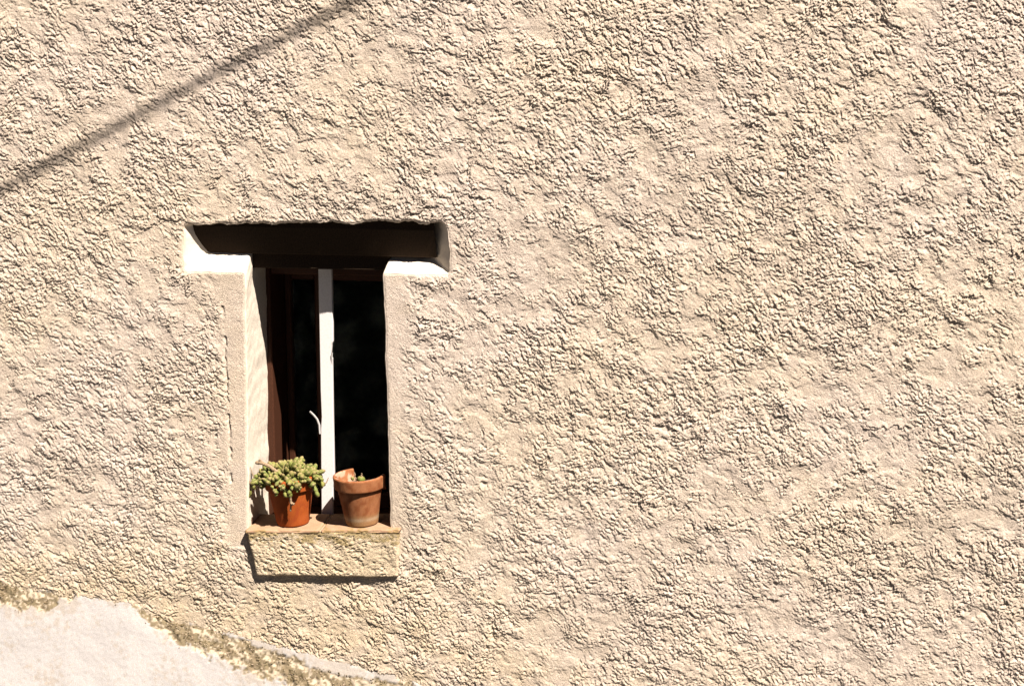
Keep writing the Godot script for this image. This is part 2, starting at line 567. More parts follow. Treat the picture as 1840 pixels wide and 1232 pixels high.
func sill(wall: Node3D) -> void:
	var s := base("window_sill", Vector3.ZERO, wall)
	var tl := Vector2(-0.834, sill_top(-0.834) - 0.004)
	var tr := Vector2(-0.347, sill_top(-0.347) - 0.004)
	var bl := Vector2(-0.807, -0.768)
	var br := Vector2(-0.357, -0.752)
	var nu := 170
	var nv := 66
	var over := 8
	var v := PackedVector3Array()
	var c := PackedColorArray()
	var r := 0.006
	for j in range(-over, nv + over):
		for i in range(-over, nu + over):
			var u := clampf(float(i) / (nu - 1), 0.0, 1.0)
			var w := clampf(float(j) / (nv - 1), 0.0, 1.0)
			var p := bl.lerp(br, u).lerp(tl.lerp(tr, u), w)
			p.x += 0.003 * noise_mid.get_noise_2d(p.y * 22.0, 9.0 + u) * absf(u - 0.5) * 2.0
			p.y += 0.003 * noise_mid.get_noise_2d(p.x * 16.0, 30.0) * (1.0 - w)
			var ex := float(maxi(0, maxi(-i, i - nu + 1))) / over
			var ey := float(maxi(0, maxi(-j, j - nv + 1))) / over
			var e := maxf(ex, ey)
			var edge: float = minf(minf(u, 1.0 - u) * 0.46, minf(w, 1.0 - w) * 0.14)
			var round_ := r - sqrt(maxf(0.0, r * r - pow(maxf(0.0, r - edge), 2.0)))
			var h := roughcast(p.x + 3.0, p.y, 0.25 + 0.6 * soft_step(0.012, 0.0, edge), 1.0)
			var z := lerpf(0.0155, 0.0225, w) + (h * 0.95 if edge > 0.004 else h * 0.4) - round_ - e * 0.055
			v.append(Vector3(p.x, p.y, z))
			var col := plaster_color(p.x, p.y)
			var algae := noise_mid.get_noise_2d(p.x * 9.0, p.y * 30.0) * 0.9 + noise_mid.get_noise_2d(p.x * 60.0, p.y * 60.0) * 0.5 + (p.y - sill_top(p.x) + 0.046) * 22.0
			col = col.lerp(Color(0.53, 0.425, 0.27), 0.45)
			col = col.lerp(Color(0.26, 0.195, 0.088), 0.85 * soft_step(0.05, 0.55, algae))
			c.append(col)
	part("plaster_block", grid_mesh(v, c, nu + 2 * over, nv + 2 * over), M.stucco, s)
	# two clay tiles bedded on top
	var joint_x := -0.598
	for k in 2:
		var x0 := -0.838 if k == 0 else joint_x + 0.004
		var x1 := joint_x - 0.004 if k == 0 else -0.346
		var mesh := slab(x0, x1, -0.010, 0.0, -0.140, 0.0235, k)
		part("tile", mesh, M.tile, s)
	var st := slab(joint_x - 0.005, joint_x + 0.005, -0.010, -0.0018, -0.140, 0.0225, 5)
	part("mortar_joint", st, M.stucco, s)

# a tile with worn, rounded edges: a closed grid wrapped round its section
func slab(x0: float, x1: float, y0: float, y1: float, z0: float, z1: float, seed_: int) -> ArrayMesh:
	var sec := []           # (z, y) round the section, from the back over the top to the bottom front
	var r := 0.0045
	for k in 26: sec.append(Vector2(lerpf(z0, z1 - r, k / 25.0), y1))
	for k in range(1, 5):
		var a := PI * 0.5 * k / 4.0
		sec.append(Vector2(z1 - r + r * sin(a), y1 - r + r * cos(a)))
	for k in range(1, 5): sec.append(Vector2(z1, lerpf(y1 - r, y0, k / 4.0)))
	for k in range(1, 5): sec.append(Vector2(lerpf(z1, z0, k / 4.0), y0))
	sec.append(Vector2(z0, y1))
	var nu := maxi(6, int((x1 - x0) / 0.004))
	var v := PackedVector3Array()
	var c := PackedColorArray()
	for j in sec.size():
		for i in nu + 2:
			var cap := i == 0 or i == nu + 1
			var u := clampf((i - 1.0) / (nu - 1.0), 0.0, 1.0)
			var x := lerpf(x0, x1, u)
			var p: Vector2 = sec[j]
			if cap: p = Vector2((z0 + z1) * 0.5, (y0 + y1) * 0.5)
			var edge := minf(u, 1.0 - u) * (x1 - x0)
			var drop := 0.0025 * soft_step(0.004, 0.0, edge)
			var chip := 0.004 * maxf(0.0, noise_mid.get_noise_2d(x * 28.0 + seed_ * 7.0, p.y * 60.0) - 0.1) if p.x > z1 - 0.007 else 0.0
			var warp := 0.0012 * noise_mid.get_noise_2d(x * 10.0 + seed_ * 5.0, p.x * 10.0)
			v.append(Vector3(x, p.y - (drop if p.y > (y0 + y1) * 0.5 else -drop) * (0.0 if cap else 1.0) + warp + sill_top(x), p.x - chip * 1.5))
			var col := Color(0.285, 0.175, 0.108).lerp(Color(0.32, 0.21, 0.135), clampf(0.5 + noise_mid.get_noise_2d(x * 18.0, p.x * 18.0 + seed_), 0.0, 1.0))
			if seed_ == 5: col = Color(0.33, 0.23, 0.15)
			var lime := noise_mid.get_noise_2d(x * 40.0 + 5.0, p.x * 40.0 + p.y * 40.0) + noise_mid.get_noise_2d(x * 9.0, 4.0 + seed_)
			if p.x > z1 - 0.002: lime += 0.45
			col = col.lerp(Color(0.22, 0.15, 0.065), 0.85 * soft_step(0.25, 0.5, lime))
			c.append(col)
	return grid_mesh(v, c, nu + 2, sec.size())

# ------------------------------------------------------------------ footing at the wall's base
func joint(x: float) -> float:      # height where the roughcast ends
	return lerp_table([[-5.0, -0.45], [-2.4, -0.72], [-1.662, -0.830], [-1.42, -0.866], [-1.22, -0.884], [-1.11, -0.926], [-0.965, -0.956], [-0.676, -1.016], [-0.39, -1.084], [-0.23, -1.113], [0.6, -1.30], [1.6, -1.52], [5.0, -1.60]], x)

func white_start(x: float) -> float:  # how far below the joint the whitewash starts
	return lerp_table([[-5.0, 0.08], [-1.72, 0.10], [-1.655, 0.088], [-1.515, 0.078], [-1.455, 0.032], [-1.38, 0.010], [-1.22, 0.006], [-1.19, 0.036], [-1.085, 0.078], [-0.92, 0.102], [-0.78, 0.118], [-0.62, 0.135], [-0.45, 0.15], [0.0, 0.17], [5.0, 0.2]], x)

func white_patch(x: float, s: float) -> float:  # the sliver of whitewash left higher up, > 0 inside
	var mid := lerp_table([[-0.97, 0.006], [-0.85, 0.016], [-0.63, 0.026], [-0.50, 0.026], [-0.40, 0.018]], x)
	var half := lerp_table([[-0.99, 0.0], [-0.9, 0.007], [-0.76, 0.010], [-0.64, 0.022], [-0.50, 0.020], [-0.40, 0.010], [-0.30, 0.0]], x)
	return half - absf(s - mid)

func footing_point(x: float, s: float) -> Vector3:
	var rag := 0.026 * noise_mid.get_noise_2d(x * 16.0, s * 16.0 + 90.0) + 0.011 * noise_fine.get_noise_2d(x * 60.0, s * 60.0)
	var white := maxf(soft_step(-0.006, 0.004, s - white_start(x) + rag), soft_step(-0.005, 0.003, white_patch(x, s) + rag * 0.7))
	var slope := deg_to_rad(65.0 + 2.0 * soft_step(0.02, 0.3, s) + 6.0 * soft_step(0.5, 1.2, s))
	var up := 0.0045 * noise_low.get_noise_2d(x * 2.6, s * 2.6 + 20.0) * soft_step(0.0, 0.1, s)
	var h := 0.0035 * white + up
	h += (1.0 - white) * (0.0032 * noise_lump.get_noise_2d(x * 30.0, s * 30.0) * 2.0 + 0.002 * noise_fine.get_noise_2d(x * 110.0, s * 110.0))
	h += white * (0.0009 * noise_fine.get_noise_2d(x * 55.0, s * 55.0) + 0.0018 * noise_lump.get_noise_2d(x * 9.0, s * 9.0))
	return Vector3(x, joint(x) + 0.006 - s * sin(slope) + h * cos(slope), -0.006 + s * cos(slope) + h * sin(slope))

func footing() -> MeshInstance3D:
	var xs := axis(-5.0, -1.72, -0.1, 5.0, 0.004)
	var ss := PackedFloat32Array()
	var s := 0.0
	while s < 0.5:
		ss.append(s)
		s += 0.004
	while s < 1.7:
		ss.append(s)
		s += 0.03
	var v := PackedVector3Array()
	var c := PackedColorArray()
	# rows run downhill, so build them bottom first
	for j in range(ss.size() - 1, -1, -1):
		for i in xs.size():
			var x := xs[i]
			var t := ss[j]
			v.append(footing_point(x, t))
			var rag := 0.026 * noise_mid.get_noise_2d(x * 16.0, t * 16.0 + 90.0) + 0.011 * noise_fine.get_noise_2d(x * 60.0, t * 60.0)
			var white := maxf(soft_step(-0.004, 0.002, t - white_start(x) + rag), soft_step(-0.004, 0.002, white_patch(x, t) + rag * 0.7))
			var mortar := plaster_color(x, joint(x)).lerp(Color(0.33, 0.28, 0.215), 0.75)
			var moss := noise_mid.get_noise_2d(x * 11.0, t * 20.0) + 0.8 * noise_fine.get_noise_2d(x * 70.0, t * 70.0) + 0.36
			mortar = mortar.lerp(Color(0.115, 0.088, 0.047), 0.85 * soft_step(0.0, 0.3, moss))
			var paint := Color(0.31, 0.298, 0.294)
			var dirt := noise_mid.get_noise_2d(x * 6.0 + 3.0, t * 6.0) * 0.8 + noise_fine.get_noise_2d(x * 40.0, t * 40.0) * 0.7
			paint = paint.lerp(Color(0.255, 0.215, 0.178), 0.6 * soft_step(0.15, 0.75, dirt + 0.6 * soft_step(0.045, 0.0, absf(t - white_start(x))) + (0.75 if t < white_start(x) - 0.012 else 0.0)))
			var fleck := noise_fine.get_noise_2d(x * 120.0 + 30.0, t * 120.0)
			paint = paint.lerp(Color(0.33, 0.27, 0.22), 0.7 * soft_step(0.5, 0.66, fleck))
			c.append(mortar.lerp(paint, white))
	return part("footing", grid_mesh(v, c, xs.size(), ss.size()), M.whitewash)

func moss() -> void:
	var m := ArrayMesh.new()
	var st := SurfaceTool.new()
	st.begin(Mesh.PRIMITIVE_TRIANGLES)
	var ico := SphereMesh.new()
	ico.radius = 1.0
	ico.height = 1.5
	ico.radial_segments = 6
	ico.rings = 3
	st.append_from(ico, 0, Transform3D.IDENTITY)
	m = st.commit()
	var spots := []
	var cols := []
	for k in 26000:
		var x := rng.randf_range(-1.72, -0.15)
		var s := rng.randf_range(0.0, 0.20)
		var w := white_start(x)
		if s > w + 0.02 or white_patch(x, s) > 0.003: continue
		var dens := noise_mid.get_noise_2d(x * 11.0, s * 20.0) + 0.7 * noise_fine.get_noise_2d(x * 45.0, s * 45.0) + 0.02
		if s > w - 0.012: dens -= 0.6
		if s < 0.01: dens -= 0.15
		if dens < rng.randf() * 0.7: continue
		var size := rng.randf_range(0.0009, 0.0027)
		var b := Basis(Vector3(rng.randf(), rng.randf(), rng.randf()).normalized(), rng.randf() * TAU).scaled(Vector3(size, size * rng.randf_range(0.5, 0.9), size * rng.randf_range(0.6, 1.1)))
		spots.append(Transform3D(b, footing_point(x, s) + Vector3(0, 0.35, 0.5) * size))
		var q := rng.randf()
		cols.append(Color(0.085, 0.068, 0.036) if q < 0.4 else (Color(0.13, 0.095, 0.052) if q < 0.75 else Color(0.28, 0.22, 0.16)))
	var mm := MultiMesh.new()
	mm.transform_format = MultiMesh.TRANSFORM_3D
	mm.use_colors = true
	mm.mesh = m
	mm.instance_count = spots.size()
	for i in spots.size():
		mm.set_instance_transform(i, spots[i])
		mm.set_instance_color(i, cols[i])
	var o := MultiMeshInstance3D.new()
	o.name = numbered("moss", self)
	o.multimesh = mm
	o.material_override = M.soil
	add_child(o, true)
	tag(o, "olive and brown crust of moss along the foot of the plastered wall", "moss", "", "stuff")

# ------------------------------------------------------------------ pots
func clay_color(kind: int, q: Vector3) -> Color:
	var n1 := noise_solid.get_noise_3dv(q * 30.0 + Vector3(kind * 9.0, 0, 0))
	var n2 := noise_solid.get_noise_3dv(q * 110.0)
	if kind == 0:
		var c := Color(0.24, 0.047, 0.008).lerp(Color(0.30, 0.070, 0.013), clampf(0.5 + n1 + 0.3 * n2, 0.0, 1.0))
		return c
	var c2 := Color(0.18, 0.058, 0.020).lerp(Color(0.255, 0.105, 0.046), clampf(0.5 + 1.6 * n1 + 0.5 * n2, 0.0, 1.0))
	# a crust of lime drawn up from the saucer, with a ragged upper edge
	var lime := soft_step(0.040, 0.028, q.y + 0.006 * n1 + 0.004 * n2)
	c2 = c2.lerp(Color(0.26, 0.160, 0.075), 0.7 * lime)
	c2 = c2.lerp(Color(0.34, 0.25, 0.165), 0.8 * soft_step(0.0045, 0.001, absf(q.y - 0.024 + 0.003 * n1)))
	return c2

# wall of a pot between heights y0 and its own top; top(angle) lets the rim be broken
func pot_ring(kind: int, outer: Array, inner: Array, top: Callable, sides := 96) -> ArrayMesh:
	var v := PackedVector3Array()
	var c := PackedColorArray()
	var prof := []
	for p in outer: prof.append(p)
	var turn_at := prof.size()
	for p in inner: prof.append(p)
	for j in prof.size():
		for i in sides:
			var a := -TAU * i / sides
			var p: Vector2 = prof[j]
			var lim: float = top.call(a)
			var y := minf(p.y, lim)
			if y < p.y:
				# follow the wall's own radius at the broken height
				var list := outer if j < turn_at else inner
				for k in list.size() - 1:
					var lo: Vector2 = list[k]
					var hi: Vector2 = list[k + 1]
					if minf(lo.y, hi.y) <= y and y <= maxf(lo.y, hi.y) and absf(lo.y - hi.y) > 1e-5:
						p.x = lerpf(lo.x, hi.x, (y - lo.y) / (hi.y - lo.y))
						break
			var q := Vector3(p.x * cos(a), y, p.x * sin(a))
			q += Vector3(cos(a), 0, sin(a)) * 0.0005 * noise_solid.get_noise_3dv(q * 50.0)
			v.append(q)
			c.append(clay_color(kind, q) if j < turn_at else clay_color(kind, q).lerp(Color(0.42, 0.30, 0.22), 0.75 * soft_step(-0.05, 0.2, noise_solid.get_noise_3dv(q * 35.0)) * float(kind)))
	return grid_mesh(v, c, sides, prof.size(), true)

func pot(kind: int, at: Vector3, label: String) -> Node3D:
	var t := base("flower_pot", at)
	t.rotation.z = LEAN
	t.scale = Vector3.ONE * SIZE
	tag(t, label, "flower pot", "terracotta pots on the window sill")
	var whole := func(_a: float): return 1.0
	var broken := func(a: float):
		var deg := fposmod(rad_to_deg(a), 360.0)
		var jag := 0.0025 * noise_mid.get_noise_1d(deg * 0.35) + 0.0012 * noise_fine.get_noise_1d(deg * 0.9)
		var gone := soft_step(241.0, 247.0, deg + jag * 400.0) * soft_step(357.5, 354.0, deg + jag * 400.0)
		return lerpf(0.2, 0.1085 + jag * 2.0 + 0.006 * sin(deg * 0.05), gone)
	var top: Callable = whole if kind == 0 else broken
	var body := [Vector2(0.001, 0.0), Vector2(0.030, 0.0), Vector2(0.0445, 0.0), Vector2(0.0478, 0.0015), Vector2(0.0490, 0.005)]
	for k in range(1, 13): body.append(Vector2(lerpf(0.049, 0.0675, k / 12.0), lerpf(0.005, 0.113, k / 12.0)))
	var inner := []
	for k in 13: inner.append(Vector2(lerpf(0.060, 0.043, k / 12.0), lerpf(0.113, 0.012, k / 12.0)))
	inner.append(Vector2(0.001, 0.012))
	part("pot_body", pot_ring(kind, body, inner, top), M.clay, t)
	var rim := [Vector2(0.0665, 0.112), Vector2(0.0735, 0.1122), Vector2(0.0752, 0.1135), Vector2(0.0758, 0.116)]
	for k in range(1, 8): rim.append(Vector2(lerpf(0.0758, 0.0785, k / 7.0), lerpf(0.116, 0.147, k / 7.0)))
	rim.append(Vector2(0.0775, 0.1492))
	rim.append(Vector2(0.0755, 0.150))
	var lip := [Vector2(0.0705, 0.150), Vector2(0.0690, 0.1492), Vector2(0.0682, 0.147)]
	for k in range(1, 8): lip.append(Vector2(lerpf(0.0682, 0.0605, k / 7.0), lerpf(0.147, 0.112, k / 7.0)))
	lip.append(Vector2(0.0665, 0.112))
	var rm := part("rim", pot_ring(kind, rim, lip, top, 192 if kind == 1 else 96), M.clay, t)
	if kind == 1: rm.set_meta("label", "broken rim with its back right part missing")
	return t

func soil(at: Vector3, r: float, label: String, tilt := 0.0) -> void:
	var v := PackedVector3Array()
	var c := PackedColorArray()
	var rows := 22
	var sides := 48
	for j in rows:
		for i in sides:
			var rr := r * (1.0 - float(j) / (rows - 1)) + 0.0005
			var a := -TAU * i / sides
			var p := Vector3(rr * cos(a), 0, rr * sin(a))
			p.y = 0.0035 * noise_solid.get_noise_3dv(p * 60.0 + at) + 0.002 * noise_solid.get_noise_3dv(p * 190.0) + 0.004 * (1.0 - rr / r) + tilt * p.z
			v.append(p)
			var k := noise_solid.get_noise_3dv(p * 150.0 + Vector3(0, 3, 0))
			c.append(Color(0.05, 0.034, 0.022).lerp(Color(0.13, 0.095, 0.065), clampf(0.4 + k * 1.4, 0.0, 1.0)))
	var o := part("potting_soil", grid_mesh(v, c, sides, rows, true), M.soil, self, at)
	tag(o, label, "soil", "", "stuff")

# ------------------------------------------------------------------ cacti
# one stubby ribbed joint of cactus, base at the origin, growing up
func joint_mesh(length: float, radius: float, seed_: int, ribs := 8, rings := 11, wool := 1.0) -> ArrayMesh:
	var r := RandomNumberGenerator.new()
	r.seed = seed_
	var v := PackedVector3Array()
	var c := PackedColorArray()
	var sides := ribs * 2
	var bend := Vector3(r.randf_range(-1, 1), 0, r.randf_range(-1, 1)) * length * 0.14
	var g0 := Color(0.080, 0.112, 0.018).lerp(Color(0.140, 0.150, 0.030), r.randf())
	for j in rings:
		var t := float(j) / (rings - 1)
		var swell := pow(sin(PI * clampf(0.10 + 0.9 * t, 0.0, 1.0)), 0.62) * (0.86 + 0.24 * t)
		if j == rings - 1: swell = 0.02
		for i in sides:
			var a := -TAU * (i + 0.25 * (j % 2)) / sides
			var on_rib := i % 2 == 0
			var knob := on_rib and (j + i / 2) % 2 == 0 and j > 0
			var rr := radius * swell * (1.07 if on_rib else 0.86) * (1.16 if knob else 1.0)
			v.append(Vector3(cos(a) * rr, length * (1.0 - pow(1.0 - t, 1.25)), sin(a) * rr) + bend * t * t)
			var col := g0 * r.randf_range(0.85, 1.15)
			var tip := Color(0.225, 0.155, 0.085)
			if knob: col = col.lerp(Color(0.26, 0.195, 0.115), 0.85 * wool)
			elif on_rib: col = col.lerp(tip, 0.22 * wool)
			if j >= rings - 3: col = col.lerp(tip, minf(1.3, wool + 0.4) * (0.35 + 0.3 * (j - rings + 3) / 2.0) * r.randf_range(0.7, 1.2))
			c.append(col)
	return grid_mesh(v, c, sides, rings, true)

func aim(dir: Vector3, roll: float) -> Basis:
	var y := dir.normalized()
	var x := y.cross(Vector3(0.31, 0.2, 0.93)).normalized()
	return Basis(x, y, x.cross(y)) * Basis(Vector3.UP, roll)

func put_joint(parent: Node3D, meshes: Array, p: Vector3, dir: Vector3, length: float, thick := 1.0, m: Material = null) -> void:
	var o := part("stem", meshes[rng.randi() % meshes.size()], m if m else M.flesh, parent)
	var k := length / 0.03
	o.transform = Transform3D(aim(dir, rng.randf() * TAU) * Basis.from_scale(Vector3(thick, k, thick)), p)

func chain(parent: Node3D, meshes: Array, pts: Array, thick: float, step: float, spread: float) -> void:
	for i in pts.size() - 1:
		var a: Vector3 = pts[i]
		var b: Vector3 = pts[i + 1]
		var n := maxi(1, int(round(a.distance_to(b) / step)))
		for k in n:
			var p := a.lerp(b, float(k) / n)
			var d := (b - a).normalized() + Vector3(rng.randf_range(-1, 1), rng.randf_range(-1, 1), rng.randf_range(-1, 1)) * spread
			put_joint(parent, meshes, p, d, step * 1.35, thick)

func finger_cactus(pot_at: Vector3) -> void:
	var t := base("finger_cactus", pot_at)
	tag(t, "bushy green finger cactus spilling over the rim of the left bright orange pot", "cactus")
	var meshes := []
	for k in 8: meshes.append(joint_mesh(0.03, 0.0080, 40 + k, 8, 11, 0.55))
	var rusty := []
	for k in 3: rusty.append(joint_mesh(0.03, 0.0078, 60 + k, 8, 11, 0.95))
	# crowded cushion
	for k in 165:
		var rr := sqrt((k + 0.5) / 165.0)
		var a := k * 2.39996 + rng.randf_range(-0.25, 0.25)
		rr = clampf(rr + rng.randf_range(-0.06, 0.06), 0.0, 1.0)
		var p := Vector3(cos(a) * rr * 0.086, 0.0, sin(a) * rr * 0.074)
		var dome := 0.036 * (1.0 - rr * rr) + 0.008
		p.y = dome - 0.018 + rng.randf_range(-0.012, 0.009)
		var out := Vector3(cos(a), 0, sin(a))
		var dir := out * (0.10 + 0.95 * rr) + Vector3.UP * (1.05 - 0.55 * rr) + Vector3(rng.randf_range(-1, 1), rng.randf_range(-0.3, 0.3), rng.randf_range(-1, 1)) * 0.45
		if rr > 0.84 and rng.randf() < 0.5: dir.y -= 0.8
		var thick := rng.randf_range(0.68, 1.12)
		var length := rng.randf_range(0.022, 0.038)
		put_joint(t, meshes if rng.randf() < 0.78 else rusty, p, dir, length, thick)
		if rng.randf() < 0.45:     # a bud on its flank
			var side := dir.normalized().cross(Vector3(rng.randf_range(-1, 1), rng.randf_range(-1, 1), 0.6)).normalized()
			put_joint(t, meshes, p + dir.normalized() * length * 0.55, dir.normalized() * 0.5 + side, rng.randf_range(0.014, 0.02), rng.randf_range(0.5, 0.7))

	# a fringe lying out over the rim
	for k in 46:
		var a := TAU * k / 46.0 + rng.randf_range(-0.06, 0.06)
		var out := Vector3(cos(a), 0, sin(a))
		var p := out * rng.randf_range(0.058, 0.074) + Vector3(0, rng.randf_range(0.010, 0.018), 0)
		var droop := -0.9 if rng.randf() < 0.25 else rng.randf_range(-0.1, 0.8)
		put_joint(t, meshes if rng.randf() < 0.7 else rusty, p, out + Vector3(rng.randf_range(-0.6, 0.6), droop, rng.randf_range(-0.4, 0.4)), rng.randf_range(0.020, 0.032), rng.randf_range(0.75, 1.05))
	# straggling arms: to the left and down beside the pot, over the front, and to the right
	chain(t, meshes, [Vector3(-0.07, 0.012, 0.01), Vector3(-0.105, 0.014, 0.03)], 0.95, 0.011, 0.9)
	chain(t, meshes, [Vector3(-0.075, 0.0, 0.02), Vector3(-0.105, -0.004, 0.034)], 0.9, 0.011, 0.9)
	chain(t, rusty, [Vector3(-0.078, 0.0, 0.025), Vector3(-0.112, -0.008, 0.04)], 0.9, 0.018, 0.35)
	chain(t, rusty, [Vector3(-0.098, 0.004, 0.03), Vector3(-0.116, -0.02, 0.036), Vector3(-0.122, -0.062, 0.038)], 0.7, 0.015, 0.6)
	chain(t, meshes, [Vector3(0.022, -0.002, 0.076), Vector3(0.024, -0.022, 0.086), Vector3(0.022, -0.04, 0.086)], 0.8, 0.013, 0.5)
	chain(t, meshes, [Vector3(-0.012, 0.0, 0.078), Vector3(0.012, -0.03, 0.088)], 0.8, 0.014, 0.45)
	chain(t, meshes, [Vector3(0.045, 0.002, 0.066), Vector3(0.050, -0.010, 0.073)], 0.85, 0.014, 0.4)
	chain(t, meshes, [Vector3(0.072, 0.022, 0.01), Vector3(0.098, 0.012, 0.018), Vector3(0.113, -0.014, 0.022)], 0.7, 0.014, 0.35)
	chain(t, meshes, [Vector3(0.078, 0.0, 0.025), Vector3(0.088, -0.026, 0.032), Vector3(0.096, -0.036, 0.034)], 0.85, 0.018, 0.2)
	chain(t, rusty, [Vector3(-0.03, 0.034, 0.045), Vector3(-0.012, 0.03, 0.058)], 0.8, 0.016, 0.2)
	# dry brown stems
	var dry := func(pts: Array, r0: float, r1: float):
		var pv := PackedVector3Array()
		var rv := PackedFloat32Array()
		var cv := Curve3D.new()
		for i in pts.size():
			var tang := Vector3.ZERO
			if i > 0 and i < pts.size() - 1: tang = ((pts[i + 1] as Vector3) - (pts[i - 1] as Vector3)) / 6.0
			cv.add_point(pts[i], -tang, tang)
		for k in 25:
			pv.append(cv.sample_baked(cv.get_baked_length() * k / 24.0) + Vector3(rng.randf_range(-1, 1), rng.randf_range(-1, 1), rng.randf_range(-1, 1)) * r0 * 0.18)
			rv.append(lerpf(r0, r1, k / 24.0) * rng.randf_range(0.8, 1.2) * (0.25 if k == 24 else 1.0))
		part("dry_stem", tube(pv, rv, 8), M.dry_stem, t)
	dry.call([Vector3(-0.025, 0.030, 0.045), Vector3(-0.05, 0.048, 0.045), Vector3(-0.078, 0.058, 0.04), Vector3(-0.1, 0.056, 0.036)], 0.0062, 0.0052)
	dry.call([Vector3(-0.078, 0.058, 0.04), Vector3(-0.083, 0.066, 0.04), Vector3(-0.086, 0.069, 0.04)], 0.004, 0.003)
	dry.call([Vector3(0.022, -0.03, 0.084), Vector3(0.023, -0.055, 0.081), Vector3(0.020, -0.085, 0.077)], 0.0038, 0.003)
	dry.call([Vector3(0.023, -0.054, 0.082), Vector3(0.029, -0.057, 0.086), Vector3(0.034, -0.056, 0.088)], 0.0045, 0.003)
	dry.call([Vector3(-0.106, 0.008, 0.035), Vector3(-0.112, 0.028, 0.036), Vector3(-0.117, 0.044, 0.036)], 0.0022, 0.001)
	dry.call([Vector3(-0.118, -0.012, 0.036), Vector3(-0.122, 0.006, 0.037)], 0.0022, 0.001)
	dry.call([Vector3(0.112, -0.012, 0.022), Vector3(0.122, -0.004, 0.02), Vector3(0.128, 0.012, 0.016)], 0.0022, 0.0012)

func ball_cactus(at: Vector3) -> void:
	var t := base("ball_cactus", at)
	tag(t, "tiny round green cactus growing inside the right broken pot", "cactus")
	part("body", joint_mesh(0.023, 0.0115, 90, 11, 13, 0.35), M.flesh, t)
	var off := part("offset", joint_mesh(0.013, 0.0055, 91, 8, 9, 0.9), M.flesh, t, Vector3(-0.027, 0.007, -0.004))
	off.rotation.z = 0.3
	var w := PackedVector3Array()
	var r := PackedFloat32Array()
	for k in 9:
		w.append(Vector3(0.0015 + 0.001 * sin(k * 1.3), 0.02 + 0.0016 * k, 0.001 * cos(k * 1.7)))
		r.append(0.0026 * (1.0 - 0.06 * k) * (1.0 + 0.3 * sin(k * 2.1)))
	part("withered_flower", tube(w, r, 7), M.dry_stem, t)

func twig(at: Vector3) -> void:
	var pts := PackedVector3Array()
	var r := PackedFloat32Array()
	for k in 14:
		pts.append(Vector3(-0.006 * k / 13.0 + 0.0016 * sin(k * 1.4), 0.036 * k / 13.0, 0.001 * sin(k * 2.3)))
		r.append((0.0022 - 0.0009 * k / 13.0) * (1.0 + 0.35 * sin(k * 2.4)))
	var o := part("dry_twig", tube(pts, r, 7), M.dry_stem, self, at)
	tag(o, "thin dry brown twig standing beside the tiny round cactus in the broken pot", "twig")

func pebble(at: Vector3, size: float, label: String) -> void:
	var v := PackedVector3Array()
	for j in 8:
		var b := PI * (j / 7.0 - 0.5)
		for i in 12:
			var a := -TAU * i / 12
			var d := Vector3(cos(b) * cos(a), sin(b) * 0.75, cos(b) * sin(a))
			v.append(d * size * (1.0 + 0.35 * noise_solid.get_noise_3dv(d * 1.2 + at * 300.0)))
	var o := part("pebble", grid_mesh(v, PackedColorArray(), 12, 8, true), M.pebble, self, at)
	tag(o, label, "pebble", "pale pebbles on the soil of the broken pot")

